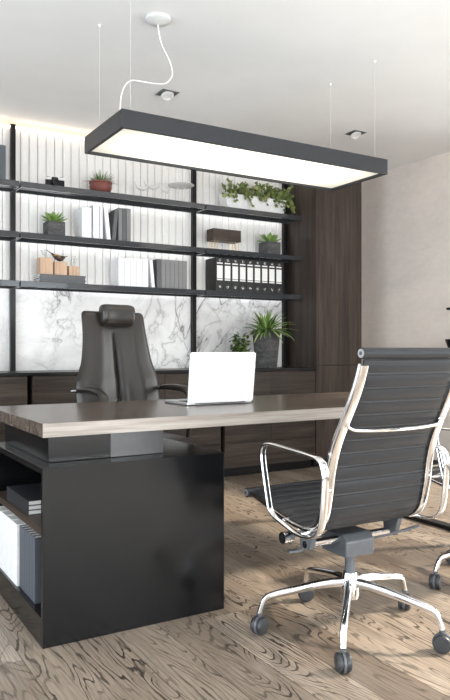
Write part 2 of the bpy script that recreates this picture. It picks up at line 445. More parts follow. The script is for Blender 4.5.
struct(MB().box(WX1-.014, WX1-.0005, WY0+.01, WY1-.002, 0.001, .065).build('baseboard_right', M['base_dark']))
struct(MB().box(4.19, WX1-.015, WY1-.014, WY1-.0005, 0.001, .065).build('baseboard_back', M['base_dark']))

# ------------------------------------------------------------------ tall wardrobe
wd = thing('tall_wardrobe', 'tall smoked dark wood wardrobe reaching the ceiling right of the shelves', 'wardrobe', (3.93, 4.62, 0))
WL, WR = -.255, .255
MB().box(WL, WR, .022, .465, .07, H-.006).build('body', M['ward'], wd, bevel=.001)
MB().box(WL, WR, 0.0, .020, .872, H-.008).build('door', M['ward'], wd, bevel=.0012)
MB().box(WL, WR, 0.0, .020, .072, .866).build('door', M['ward'], wd, bevel=.0012)
MB().box(WL+.01, WR-.01, .05, .45, .001, .069).build('plinth', M['lacquer_in'], wd)

# ------------------------------------------------------------------ low cabinets and worktop
def cabinet(x0, x1, label, cols, rows, y0=4.61):
    t = thing('low_cabinet', label, 'cabinet', ((x0+x1)/2, y0+.02, 0), 0, 'low cabinets under the worktop')
    a = (x1-x0)/2
    MB().box(-a, a, .002, .455, .075, .827).build('carcass', M['cab'], t)
    MB().box(-a+.002, a-.002, .04, .44, .001, .074).build('plinth', M['lacquer_in'], t)
    cx = [-a+2*a*c for c in cols]
    for i in range(len(cx)-1):
        for r0, r1 in zip(rows[:-1], rows[1:]):
            MB().box(cx[i]+.0015, cx[i+1]-.0015, -.018, .0015, r0+.0018, r1-.0018).build('drawer_front' if r1-r0 < .4 else 'door', M['cab'], t, bevel=.001)
    return t
cabinet(-2.09, 1.242, 'dark wood low cabinet at the left end, behind the black desk pedestal', (0, .25, .5, .75, 1), (.075, .827))
cabinet(1.276, 2.735, 'middle dark wood low cabinet directly behind the executive chair', (0, .335, .67, 1), (.075, .27, .55, .827))
cabinet(2.769, 3.662, 'dark wood low cabinet under the potted plants, next to the wardrobe', (0, .49, 1), (.075, .27, .55, .827))
tag(MB().box(-2.09, 3.668, 4.600, 5.048, .829, .85).build('worktop', M['black'], bevel=.001), 'long thin black worktop running over the low cabinets', 'worktop')

# ------------------------------------------------------------------ shelving
sh = thing('wall_shelving', 'black metal wall shelving with three lit shelf levels and slim posts', 'shelving', (1.249, 5.0, .851))
PX = (1.249, 2.72, 3.642)
def L(x): return x-1.249
for px in (-.3,)+PX:
    MB().box(L(px)-.017, L(px)+.017, .012, .047, 0.0, H-.851-.036).build('post', M['black'], sh, bevel=.001)
TOPS = (2.167, 1.817, 1.479)
for zt in TOPS:
    z = zt-.851
    for a, b_ in ((-2.05, 1.243), (1.252, 2.714), (2.724, 3.690)):
        a2, b2 = L(a), L(b_)
        bb = b2 if b_ < 3.6 else b2-.03
        m = MB()
        m.box(a2, b2, -.178, -.168, z-.041, z)              # front lip
        m.box(a2, bb, -.168, .011, z-.012, z)               # shelf plate
        m.box(a2, bb, -.010, .011, z-.045, z-.012)          # rear rail
        m.box(a2, a2+.008, -.168, -.010, z-.041, z-.012)    # end plates
        m.box(bb-.008, bb, -.168, -.010, z-.041, z-.012)
        s_ = m.build('shelf', M['shelf'], sh, bevel=.0012)
        MB().box(a2+.03, bb-.03, .0115, .020, z-.030, z-.020).build('led_strip', M['led_cool'], s_)
ls = MB().box(WX0+.05, 3.66, YF-.012, YF-.002, H-.052, H-.042).build('cove_light_strip', M['led_warm'])
tag(ls, 'thin warm light strip along the top of the white slatted wall', 'light strip')

# ------------------------------------------------------------------ desk
dk = thing('executive_desk', 'large executive desk with thick grey-brown wooden top over a black pedestal', 'desk', (1.9, 2.7, 0))
def D(x, y): return x-1.9, y-2.7
def dbox(m, x0, x1, y0, y1, z0, z1): m.box(x0-1.9, x1-1.9, y0-2.7, y1-2.7, z0, z1); return m
top = dbox(MB(), .669, 3.12, 2.297, 3.125, .7065, .753).build('desktop', M['desk'], dk, bevel=.0015)
dbox(MB(), .669, 3.12, 2.2935, 2.2965, .7065, .753).build('edge_band', M['desk_edge'], top)
# black pedestal with open shelving facing the left
ped = dbox(MB(), .669, 1.375, 2.295, 2.317, 0, .604)
dbox(ped, .669, 1.375, 2.317, 3.05, .582, .604)
dbox(ped, 1.353, 1.375, 2.317, 3.05, 0, .582)
dbox(ped, .669, 1.353, 3.028, 3.05, 0, .582)
dbox(ped, .669, 1.353, 2.317, 3.028, 0, .098)
dbox(ped, 1.02, 1.04, 2.317, 3.028, .098, .582)
ped.build('pedestal', M['lacquer'], dk, bevel=.001)
dbox(MB(), .672, 1.019, 2.318, 3.027, .372, .397).build('inner_shelf', M['shelf_wood'], dk)
dbox(MB(), .72, .951, 2.40, 3.03, .605, .7060).build('riser', M['lacquer'], dk, bevel=.001)
dbox(MB(), .951, 1.165, 2.40, 2.62, .605, .7060).build('riser', M['brushed'], dk, bevel=.001)
lg = MB()
dbox(lg, 3.04, 3.10, 2.33, 3.09, 0, .022); dbox(lg, 3.04, 3.10, 2.33, 2.37, .022, .684)
dbox(lg, 3.04, 3.10, 3.05, 3.09, .022, .684); dbox(lg, 3.04, 3.10, 2.33, 3.09, .684, .706)
lg.build('leg', M['black'], dk, bevel=.001)

# ------------------------------------------------------------------ pendant lamp
s = 3.1
LX0, LX1, LY0, LY1, LZ0, LZ1 = 1.200, 2.817, 2.894, 3.385, 1.998, 2.083
pl = thing('pendant_lamp', 'long dark rectangular pendant lamp with a glowing underside above the desk', 'lamp', ((LX0+LX1)/2, (LY0+LY1)/2, LZ0))
cx, cy = (LX0+LX1)/2, (LY0+LY1)/2
hx, hy = (LX1-LX0)/2, (LY1-LY0)/2
m = MB(); t = .016; hh = LZ1-LZ0
m.box(-hx, hx, -hy, -hy+t, 0, hh); m.box(-hx, hx, hy-t, hy, 0, hh)
m.box(-hx, -hx+t, -hy+t, hy-t, 0, hh); m.box(hx-t, hx, -hy+t, hy-t, 0, hh)
m.box(-hx+t, hx-t, -hy+t, hy-t, hh-.004, hh)
m.build('housing', M['anthracite'], pl, bevel=.001)
MB().box(-hx+t, hx-t, -hy+t, hy-t, .014, .020).build('diffuser', M['diff'], pl)
for (ax, ay) in ((1.262, 2.943), (1.262, 3.336), (2.765, 2.943), (2.765, 3.336)):
    MB().cyl((ax-cx, ay-cy, hh), (ax-cx, ay-cy, H-LZ0-.004), .0008, seg=6).build('cable', M['cable'], pl)
    MB().lathe([(.002, -.014), (.006, -.012), (.008, -.002), (.008, -.0005)], (ax-cx, ay-cy, H-LZ0), 12).build('cable_anchor', M['white_plastic'], pl)
rx, ry = 1.486-cx, 3.12-cy; Hr = H-LZ0
MB().lathe([(.004, -.034), (.020, -.030), (.052, -.022), (.062, -.014), (.063, -.0005)], (rx, ry, Hr), 32).build('ceiling_rose', M['rose'], pl)
cord = [(1.486,3.12,2.618),(1.490,3.12,2.585),(1.508,3.12,2.521),(1.552,3.12,2.447),(1.566,3.12,2.385),(1.532,3.12,2.336),(1.470,3.12,2.321),(1.400,3.12,2.317),(1.342,3.12,2.310),(1.308,3.12,2.275),(1.290,3.12,2.221),(1.284,3.12,2.150),(1.283,3.12,2.084)]
MB().tube(smooth_path([(a-cx, b-cy, c-LZ0) for a, b, c in cord], 6), .0030, 8).build('cord', M['white_plastic'], pl)

def downlight(x, y, label):
    t = thing('recessed_spotlight', label, 'spotlight', (x, y, H), 0, 'square recessed ceiling spotlights')
    a = .058; b_ = .047; m = MB()
    m.box(-a, a, -a, -b_, -.004, -.0005); m.box(-a, a, b_, a, -.004, -.0005)
    m.box(-a, -b_, -b_, b_, -.004, -.0005); m.box(b_, a, -b_, b_, -.004, -.0005)
    m.build('frame', M['mech'], t)
    MB().box(-b_, b_, -b_, b_, -.0016, -.0005).build('backing', M['brushed'], t)
    R = Matrix.Rotation(math.radians(-24), 3, 'X')
    MB().lathe([(.022, -.004), (.030, -.010), (.041, -.008), (.043, .000), (.036, .002), (.022, .001)], (0, 0, -.016), 28, R).build('gimbal_ring', M['figure'], t)
    MB().lathe([(.021, -.003), (.021, .000)], (0, 0, -.016), 20, R).build('lens', M['diff'], t)
downlight(1.973, 4.003, 'square recessed ceiling spotlight beside the white lamp cord')
downlight(3.563, 4.000, 'square recessed ceiling spotlight on the right, nearer the plaster wall')

# ------------------------------------------------------------------ visitor chairs
def catmull2(pts, n=6, closed=False):
    return [(p.x, p.y) for p in smooth_path([(a, b, 0) for a, b in pts], n, closed)]
PROFILE = [(.345,.455),(.24,.437),(.10,.411),(-.02,.400),(-.080,.413),(-.120,.452),(-.142,.530),(-.155,.611),(-.176,.685),(-.214,.765),(-.258,.850),(-.285,.915),(-.305,.982)]
def resample(path, step):
    out = [path[0]]; acc = 0; s_ = [0]
    for a, b in zip(path[:-1], path[1:]): s_.append(s_[-1]+math.dist(a, b))
    Lt = s_[-1]; n = int(round(Lt/step)); res = []; j = 0
    for k in range(n+1):
        d = Lt*k/n
        while j < len(s_)-2 and s_[j+1] < d: j += 1
        t_ = (d-s_[j])/max(1e-9, s_[j+1]-s_[j])
        res.append((path[j][0]+(path[j+1][0]-path[j][0])*t_, path[j][1]+(path[j+1][1]-path[j][1])*t_, d))
    return res, Lt
def castor(parent, x, y, ang, n='castor'):
    """twin-wheel castor, floor at z=0"""
    c, d = math.cos(ang), math.sin(ang); ax = Vector((-d, c, 0))
    R = Matrix(((c, -d, 0), (d, c, 0), (0, 0, 1))) @ Matrix.Rotation(PI/2, 3, 'X')
    m = MB()
    for sgn in (-1, 1):
        o = Vector((x, y, .0305)) + ax*(.0045*sgn)
        prof = [(.012, 0), (.029, 0), (.030, .003), (.030, .013), (.027, .0175), (.012, .019)]
        R2 = R if sgn < 0 else R @ Matrix.Rotation(PI, 3, 'X')
        m.lathe(prof, o, 24, R2)
    o = m.build(n, M['rubber'], parent)
    f = MB().lathe([(.0065, .030), (.0065, .066), (.011, .067), (.011, .074)], (x, y, 0), 12)
    f.lathe([(.004, -.004), (.033, -.004), (.033, .004), (.004, .004)], (x, y, .0305), 24, R)
    f.build('castor_fork', M['mech'], o)
    return o
def visitor_chair(label):
    t = thing('visitor_chair', label, 'chair', (0,0,0), 0, 'ribbed leather visitor chairs in front of the desk')
    prof = catmull2(PROFILE, 10)
    rs, Lt = resample(prof, .0021)
    # ribbed sling
    hw = .199; rib = .0475; ncol = 13
    v = []; f = []; nr = len(rs)
    for side in (1, -1):
        for i, (py, pz, d) in enumerate(rs):
            a = rs[max(0, i-1)]; b_ = rs[min(nr-1, i+1)]
            ty, tz = b_[0]-a[0], b_[1]-a[1]; l_ = math.hypot(ty, tz); ny, nz = -tz/l_, ty/l_
            ph = (d/rib) % 1.0
            q_ = min(ph, 1-ph); pad = .0075 + .0042*abs(math.sin(PI*ph))**.7 + .0052*math.exp(-(q_/.042)**2)
            for c in range(ncol+1):
                u = -1+2*c/ncol
                edge = max(0, 1-abs(u)**10)
                pillow = .0045 + (pad-.0045)*edge
                wrinkle = .0008*noise.noise(Vector((u*6, d*30, side*3)))*edge
                o_ = (pillow+wrinkle)*side
                v.append((u*hw, py-ny*o_*-1, pz-nz*o_*-1))
    W = ncol+1
    for sd in (0, 1):
        for i in range(nr-1):
            for c in range(ncol):
                a = sd*nr*W+i*W+c; f.append((a, a+1, a+W+1, a+W))
    for i in range(nr-1):
        for c in (0, ncol):
            a = i*W+c; b_ = nr*W+i*W+c; f.append((a, a+W, b_+W, b_))
    for i in (0, nr-1):
        for c in range(ncol):
            a = i*W+c; b_ = nr*W+i*W+c; f.append((a, a+1, b_+1, b_))
    def flare(m):
        # the frame widens a little from the top bar down to the seat
        out = []
        for x_, y_, z_ in m.v:
            k = max(0, min(1, (.97-z_)/.40))*(1 if y_ < 0 else max(0, 1-y_/.30))
            out.append((x_*(1+.075*k), y_, z_))
        m.v = out; return m
    sling = flare(MB().add(v, f, True)).build('ribbed_sling', M['leather_vis'], t, angle=80)
    # rollers with end discs
    for (py, pz, nm) in ((.352, .452, 'front_roller'), (-.308, .990, 'top_roller')):
        r_ = MB().cyl((-.216, py, pz), (.216, py, pz), .0175, seg=28).build(nm, M['leather_vis'], t, angle=50)
        for sx in (-1, 1):
            ed = MB().lathe([(.0135, 0), (.0135, .0030)], (sx*.2162, py, pz), 20, Matrix.Rotation(sx*PI/2, 3, 'Y')).build('end_disc', M['alu'], r_)
            MB().lathe([(.0060, 0), (.0060, .0008)], (sx*.2194, py, pz), 16, Matrix.Rotation(sx*PI/2, 3, 'Y')).build('disc_recess', M['mech'], ed)
    # side rails
    rail = catmull2(PROFILE[0:], 8)[3:-3]
    for sx in (-1, 1):
        n_ = len(rail)
        th = [.012+.010*math.exp(-((i/n_-.45)/.25)**2) for i in range(n_)]
        m = MB().sweep([(p[0], p[1]) for p in rail], sx*.2085, .018, th, seg=12, sq=4)
        # outer flange standing behind the sling
        off = []
        for i, p in enumerate(rail):
            a = rail[max(0, i-1)]; b_ = rail[min(n_-1, i+1)]; l_ = math.dist(a, b_)
            ny, nz = -(b_[1]-a[1])/l_, (b_[0]-a[0])/l_
            k = .0125
            off.append((p[0]-ny*-k if False else p[0]+ny*k*-1*-1, p[1]+nz*k*-1*-1))
        k0 = int(n_*.28)
        back = [(p[0]-.012, p[1]-.004) for p in rail[k0:]]
        m.sweep(back, sx*.2035, .030, .0055, seg=12, sq=4)
        flare(m).build('side_rail', M['chrome'], t, angle=50)
    # stretcher across the back
    m = MB()
    pts = [(-.203,-.233,.778),(-.198,-.232,.760),(-.170,-.236,.748),(-.10,-.243,.744),(0,-.247,.743),(.10,-.243,.744),(.170,-.236,.748),(.198,-.232,.760),(.203,-.233,.778)]
    m.tube(smooth_path(pts, 6), .0062, 10)
    flare(m).build('back_stretcher', M['chrome'], t)
    # armrests: closed loops of flattened aluminium
    loop = [(.03,.669),(.10,.671),(.138,.665),(.154,.645),(.154,.61),(.138,.54),(.119,.470),(.108,.442),(.085,.425),(.04,.412),(-.03,.396),(-.09,.392),(-.140,.402),(-.174,.430),(-.189,.484),(-.197,.56),(-.198,.610),(-.188,.640),(-.163,.656),(-.12,.661),(-.05,.665)]
    lp = catmull2(loop, 7, True)
    for sx in (-1, 1):
        wd_ = [.022 + .006*max(0, min(1, (-.10-p[0])/.08)) for p in lp]
        a = MB().sweep(lp, sx*.268, wd_, .0105, closed=True, seg=14, sq=3).build('armrest', M['chrome'], t, angle=60)
        for yy, zz in ((-.172, .555), (.06, .4145), (-.06, .395)):
            MB().cyl((sx*.226, yy+.0, zz), (sx*.262, yy-.008, zz), .0045, seg=10).build('arm_pin', M['chrome'], a)
    # under-seat structure
    for sx in (-1, 1):
        MB().prism([(-.030, .322), (.022, .322), (.034, .395), (-.052, .388)], 0, sx*.192-.011, sx*.192+.011).build('seat_bracket', M['mech'], t, bevel=.003)
    m = MB(); m.cyl((-.205, -.008, .338), (.205, -.008, .338), .0125, seg=20)
    m.build('cross_tube', M['chrome'], t)
    m = MB(); m.prism([(-.055, .280), (.085, .280), (.085, .330), (.05, .358), (-.03, .358), (-.055, .335)], 0, -.062, .066)
    m.build('tilt_mechanism', M['mech'], t, bevel=.006, bseg=3)
    m = MB(); m.cyl((-.215, .055, .352), (-.255, .055, .352), .019, .021, seg=20); m.cyl((-.06, .055, .335), (-.215, .055, .352), .005, seg=8)
    m.build('tension_knob', M['chrome'], t)
    for sx, nm in ((-1, 'lever'), (1, 'lever')):
        m = MB()
        if sx < 0: m.tube([(-.06, .02, .318), (-.14, .035, .312), (-.20, .05, .303)], .0045, 8); m.cbox((-.205, .052, .302), (.05, .022, .006), Matrix.Rotation(-.2, 3, 'Z'))
        else: m.tube([(.06, -.02, .322), (.11, -.05, .335), (.20, -.12, .372)], .0045, 8); m.cbox((.188, -.11, .367), (.06, .020, .006), Matrix.Rotation(-.66, 3, 'Z') @ Matrix.Rotation(-.35, 3, 'Y'))
        m.build(nm, M['mech'], t)
    MB().cyl((0, 0, .17), (0, 0, .285), .0185, seg=24).build('gas_column', M['mech'], t)
    MB().lathe([(.018, .118), (.030, .120), (.034, .135), (.033, .170), (.027, .205), (.024, .212), (.019, .213)], (0,0,0), 28).build('hub', M['chrome'], t)
    for k in range(5):
        a = math.radians(154+72*k); c, d = math.cos(a), math.sin(a)
        # tapering leg, local path in (radius, z) swept, then rotated
        pth = catmull2([(.012,.176),(.09,.172),(.20,.152),(.275,.136),(.302,.125),(.315,.102),(.324,.074)], 6)
        n_ = len(pth); mm = MB()
        wx = [.030-.010*(i/n_) for i in range(n_)]; th = [.034-.016*min(1, i/n_*1.3) for i in range(n_)]
        mm.sweep(pth, 0, wx, th, seg=14, sq=2.6)
        mm.v = [(p[1]*c + p[0]*d, p[1]*d - p[0]*c, p[2]) for p in mm.v]
        lgo = mm.build('base_leg', M['chrome'], t, angle=60)
        castor(lgo, .324*c, .324*d, a+[.9, .35, .2, .5, 1.2][k])
    return t
vc = visitor_chair('ribbed grey leather visitor chair in the foreground, seen from behind')
vc.location = (1.650, 1.882, 0); vc.rotation_euler = (0, 0, math.radians(-1))
dup(vc, (2.548, 1.905, 0), math.radians(3), 'visitor chair at the right picture edge, only a castor and leg showing')

# ------------------------------------------------------------------ executive chair
def exec_chair():
    t = thing('executive_chair', 'high-backed dark leather executive chair with headrest behind the desk', 'chair', (1.475, 3.47, 0), math.radians(8))
    # local frame: faces -y
    def shell(zs, name, mat):
        """zs rows: (z, yc, halfwidth, thickness); cushion grid with centre crease"""
        nu = 24; rows = []
        v = []; f = []
        ctrl = zs
        P = smooth_path([(r[1], r[0], 0) for r in ctrl], 5); Q = smooth_path([(r[2], r[3], r[4]) for r in ctrl], 5)
        n_ = len(P)
        for side in (-1, 1):
            for p, q in zip(P, Q):
                yc, z = p.x, p.y; hw, th, cr = q.x, q.y, q.z
                for k in range(nu+1):
                    u = -1+2*k/nu
                    e = (1-abs(u)**5)**.45 if abs(u) < 1 else 0
                    crease = 1.5*cr*math.exp(-(abs(u)/.06)**1.3)
                    bulge = .020*(1-abs(abs(u)-.5)*2)
                    curve = .035*u*u
                    if side < 0: y = yc - curve*1 - (th*.5*e + bulge*e - crease)
                    else: y = yc - curve + th*.5*e
                    v.append((u*hw, y, z))
        W = nu+1
        for sd in (0, 1):
            for i in range(n_-1):
                for k in range(nu):
                    a = sd*n_*W+i*W+k; f.append((a, a+1, a+W+1, a+W))
        for i in (0, n_-1):
            for k in range(nu):
                a = i*W+k; b_ = n_*W+i*W+k; f.append((a, a+1, b_+1, b_))
        for i in range(n_-1):
            for k in (0, nu):
                a = i*W+k; b_ = n_*W+i*W+k; f.append((a, a+W, b_+W, b_))
        o = MB().add(v, f, True).build(name, mat, t, angle=75)
        return o
    rows = [(.47, .100, .195, .05, .008), (.52, .095, .222, .085, .014), (.62, .100, .250, .105, .020), (.74, .118, .260, .105, .022), (.83, .130, .256, .10, .022), (.885, .139, .241, .09, .022),
            (.94, .146, .222, .08, .020), (1.04, .162, .206, .07, .015), (1.12, .178, .199, .062, .006), (1.185, .193, .197, .052, .001), (1.205, .198, .190, .038, 0), (1.213, .200, .176, .012, 0)]
    shell(rows, 'backrest', M['leather_exec'])
    # seat cushion
    sc = MB(); nu, nv = 20, 20; v = []; f = []
    for side in (-1, 1):
        for i in range(nv+1):
            for k in range(nu+1):
                a = -1+2*k/nu; b_ = -1+2*i/nv
                e = ((1-abs(a)**6)*(1-abs(b_)**6))**.4 if abs(a) < 1 and abs(b_) < 1 else 0
                sh_ = 1-.12*max(0, abs(b_))**4*abs(a)**2
                v.append((a*.25*sh_, b_*.25-.10, .500+side*.052*e-.02*(b_ < -.0)*abs(b_)**3))
    W = nu+1
    for sd in (0, 1):
        for i in range(nv):
            for k in range(nu):
                a = sd*(nv+1)*W+i*W+k; f.append((a, a+1, a+W+1, a+W))
    sc.add(v, f, True).build('seat', M['leather_exec'], t, angle=80)
    # headrest roll
    v = []; f = []; ns, nk = 24, 22
    for i in range(ns+1):
        u = -1+2*i/ns; e = (1-abs(u)**7)**.4 if abs(u) < 1 else .0
        for k in range(nk):
            a = 2*PI*k/nk; c_, s_ = math.cos(a), math.sin(a)
            yy = math.copysign(abs(c_)**.75, c_)*.046*(.35+.65*e); zz = math.copysign(abs(s_)**.75, s_)*.060*(.55+.45*e)
            v.append((u*.103, .128+yy+.012*u*u*-1, 1.192+zz))
    for i in range(ns):
        for k in range(nk):
            k2 = (k+1) % nk; f.append((i*nk+k, i*nk+k2, (i+1)*nk+k2, (i+1)*nk+k))
    f.append(tuple(range(nk))[::-1]); f.append(tuple(ns*nk+k for k in range(nk)))
    MB().add(v, f, True).build('headrest', M['leather_exec'], t, angle=75)
    # arms: chromed bracket with leather pad
    for sx in (-1, 1):
        arm = MB()
        pth = catmull2([(.10,.778),(.04,.782),(-.08,.782),(-.17,.772),(-.212,.735),(-.212,.66),(-.18,.50),(-.10,.445),(.02,.440)], 7)
        arm.sweep(pth, sx*.262, .030, .012, seg=10, sq=3)
        ao = arm.build('armrest', M['black'], t, angle=60)
        MB().sweep(catmull2([(.125,.780),(.09,.783),(.03,.787)], 6), sx*.262, .026, .014, seg=10).build('arm_tip', M['chrome'], ao, angle=60)
        pp = catmull2([(.05,.793),(0,.796),(-.09,.796),(-.165,.787),(-.216,.750),(-.224,.70)], 8)
        n_ = len(pp)
        MB().sweep(pp, sx*.262, [.048]*n_, [.012+.016*math.sin(PI*min(1, (i+1)/n_*1.0))**.5 for i in range(n_)], seg=16, sq=2.6).build('arm_pad', M['leather_exec'], ao, angle=60)
    MB().cbox((0, -.04, .435), (.30, .26, .03)).build('seat_plate', M['mech'], t, bevel=.004)
    MB().cyl((0, -.04, .15), (0, -.04, .42), .024, seg=24).build('gas_column', M['mech'], t)
    MB().lathe([(.02, .085), (.04, .09), (.045, .12), (.03, .16), (.026, .165)], (0, -.04, 0), 24).build('hub', M['chrome'], t)
    for k in range(5):
        a = math.radians(18+72*k); c, d = math.cos(a), math.sin(a)
        pth = catmull2([(.012,.128),(.15,.115),(.27,.092),(.315,.078)], 5); n_ = len(pth); mm = MB()
        mm.sweep(pth, 0, [.045-.018*i/n_ for i in range(n_)], [.03-.010*i/n_ for i in range(n_)], seg=12, sq=2.6)
        mm.v = [(p[1]*c + p[0]*d, p[1]*d - p[0]*c-.04, p[2]) for p in mm.v]
        l_ = mm.build('base_leg', M['chrome'], t, angle=60)
        castor(l_, .31*c, .31*d-.04, a+.6)
exec_chair()

# ------------------------------------------------------------------ laptop
lt = thing('laptop', 'open white laptop on the desk, its lid turned to the viewer', 'laptop', (1.602, 2.70, .7535), 0)
def rrect(w, h, r, n=6):
    out = []
    for cx_, cy_, a0 in ((w/2-r, h/2-r, 0), (-w/2+r, h/2-r, 90), (-w/2+r, -h/2+r, 180), (w/2-r, -h/2+r, 270)):
        for k in range(n+1):
            a = math.radians(a0+90*k/n); out.append((cx_+r*math.cos(a), cy_+r*math.sin(a)))
    return out
bs = MB().prism([(p[0], p[1]+.123) for p in rrect(.342, .236, .012)], 2, .0015, .0125).build('base', M['alu'], lt, bevel=.0015)
kb = MB()
for r_ in range(5):
    for k in range(13):
        kb.box(-.150+k*.0232, -.150+k*.0232+.0195, .028+r_*.0215, .028+r_*.0215+.018, .0125, .0137)
kb.build('keyboard', M['key'], bs); MB().box(-.055, .055, .150, .225, .0125, .0130).build('trackpad', M['mech'], bs)
R = Matrix.Rotation(math.radians(-14.5), 3, 'X')   # lid leans towards the viewer
ld = MB().prism(rrect(.342, .228, .010), 1, -.003, .0035)
ld.v = [tuple(Matrix.Rotation(math.radians(7), 3, 'X') @ (Vector(v)+Vector((0, 0, .114)))+Vector((0, .002, .010))) for v in ld.v]
ldo = ld.build('lid', M['laptop'], lt, bevel=.001)
sc = MB().box(-.160, .160, .0036, .0042, .012, .222)
sc.v = [tuple(Matrix.Rotation(math.radians(7), 3, 'X') @ Vector(v)+Vector((0, .002, .010))) for v in sc.v]
sc.build('screen', M['key'], ldo)
MB().cyl((-.13, .004, .009), (.13, .004, .009), .0045, seg=12).build('hinge', M['mech'], bs)

# ------------------------------------------------------------------ books and binders
def book(loc, w, d, h, mat, label, lean=0, group='books', cat='book', name='book', rz=0):
    """upright book: width w along x, depth d along +y, height h; spine at -y"""
    t = thing(name, label, cat, loc, rz, group)
    c = .0022; Rm = Matrix.Rotation(lean, 3, 'Y')
    def tr(m): m.v = [tuple(Rm @ Vector(v)) for v in m.v]; return m
    m = MB(); m.box(-w/2, -w/2+c, .001, d, 0, h); m.box(w/2-c, w/2, .001, d, 0, h); m.box(-w/2, w/2, 0, c, 0, h)
    tr(m).build('cover', M[mat], t, bevel=.0006)
    tr(MB().box(-w/2+c, w/2-c, c, d-.004, .003, h-.004)).build('pages', M['paper'], t)
    return t
E1 = .0008
# middle shelf, left bay
z = TOPS[1]+E1
for x_, w_, h_, mt, ln, lb in (
    (1.734, .072, .222, 'white_book', 0, 'thick white book at the left end of the white row on the middle shelf'),
    (1.806, .046, .248, 'white_book', 0, 'tallest white book, second from left on the middle shelf'),
    (1.846, .024, .240, 'offwhite_book', 0.0, 'narrow off-white book between the tall white book and the leaning one'),
    (1.905, .030, .238, 'white_book', -.10, 'white book leaning left, last of the white row on the middle shelf'),
    (1.944, .028, .222, 'dark_book', .10, 'charcoal book leaning right, first of the dark row on the middle shelf'),
    (1.997, .030, .246, 'mid_book', 0, 'grey book right after the leaning charcoal one on the middle shelf'),
    (2.030, .030, .246, 'dark_book', 0, 'charcoal book, second from right of the dark row on the middle shelf'),
    (2.064, .032, .248, 'mid_book', 0, 'rightmost grey book of the dark row on the middle shelf')):
    book((x_, 4.842, z+abs(math.sin(ln))*w_/2), w_, .165, h_, mt, lb, ln, 'books on the middle shelf')
# bottom shelf, left bay
z = TOPS[2]+E1
for i in range(5):
    book((2.005+.049*i, 4.842, z), .047, .165, .212, 'white_book' , ['thick white volume at the left end on the bottom shelf', 'second white volume from the left on the bottom shelf', 'middle white volume of five on the bottom shelf', 'fourth white volume from the left on the bottom shelf', 'upright white volume touching the leaning one on the bottom shelf'][i], 0, 'volumes on the bottom shelf')
book((2.268, 4.842, z+.0015), .026, .165, .210, 'white_book', 'white volume leaning left against the row on the bottom shelf', -.10, 'volumes on the bottom shelf')
gl = ['first grey volume right of the leaning white one', 'second grey volume from the left on the bottom shelf', 'third grey volume from the left on the bottom shelf', 'middle grey volume of the seven on the bottom shelf', 'fifth grey volume from the left on the bottom shelf', 'sixth grey volume from the left on the bottom shelf', 'rightmost grey volume on the bottom shelf, nearest the post']
for i in range(7):
    book((2.316+.0375*i, 4.842, z), .0355, .165, .222, 'dark_book' if i == 0 else 'mid_book', gl[i], 0, 'volumes on the bottom shelf')
# top shelf, far left bay: dark folders cut by the frame
for i in range(4):
    book((1.010+.042*i, 4.842, TOPS[0]+E1), .040, .165, .235, 'dark_book' if i < 3 else 'grey_book', ['tall dark folder at the left picture edge on the top shelf', 'second dark folder on the top shelf left of the post', 'third dark folder on the top shelf left of the post', 'dark slate folder nearest the left post on the top shelf'][i], 0, 'dark folders on the top shelf', 'folder', 'folder')
# black lever-arch binders, right bay
bn = ['leftmost black binder with white label, its side showing', 'second black binder from the left', 'third black binder from the left', 'fourth black binder from the left', 'middle one of the nine black binders', 'fourth black binder from the right', 'third black binder from the right', 'second black binder from the right', 'rightmost black binder, next to the wardrobe']
def binder(loc, label):
    t = thing('lever_arch_binder', label, 'binder', loc, 0, 'black binders on the bottom shelf')
    w_, d_, h_ = .0715, .175, .272
    m = MB(); m.box(-w_/2, -w_/2+.003, .003, d_, 0, h_); m.box(w_/2-.003, w_/2, .003, d_, 0, h_); m.box(-w_/2, w_/2, 0, .003, 0, h_)
    m.build('cover', M['black_binder'], t, bevel=.001)
    MB().box(-w_/2+.006, w_/2-.006, .012, d_-.006, .006, h_-.02).build('papers', M['paper'], t)
    l_ = MB().box(-.0265, .0265, -.0012, -.0002, .088, .232).build('label', M['label'], t)
    m = MB(); m.box(-.0265, .0265, -.0020, -.0012, .208, .222); m.box(-.0265, .0265, -.0020, -.0012, .098, .103)
    m.build('label_print', M['black_binder'], l_)
    m = MB(); m.lathe([(.0085, 0), (.0125, 0), (.0125, .003), (.0085, .003)], (0, -.0005, .250), 16, Matrix.Rotation(PI/2, 3, 'X'))
    m.lathe([(.0085, 0), (.0125, 0), (.0125, .003), (.0085, .003)], (0, -.0005, .034), 16, Matrix.Rotation(PI/2, 3, 'X'))
    m.build('finger_ring', M['steel'], t)
    return t
b0 = binder((2.862, 4.845, TOPS[2]+E1), bn[0])
for i in range(1, 9): dup(b0, (2.862+.0735*i, 4.845, TOPS[2]+E1), 0, bn[i])

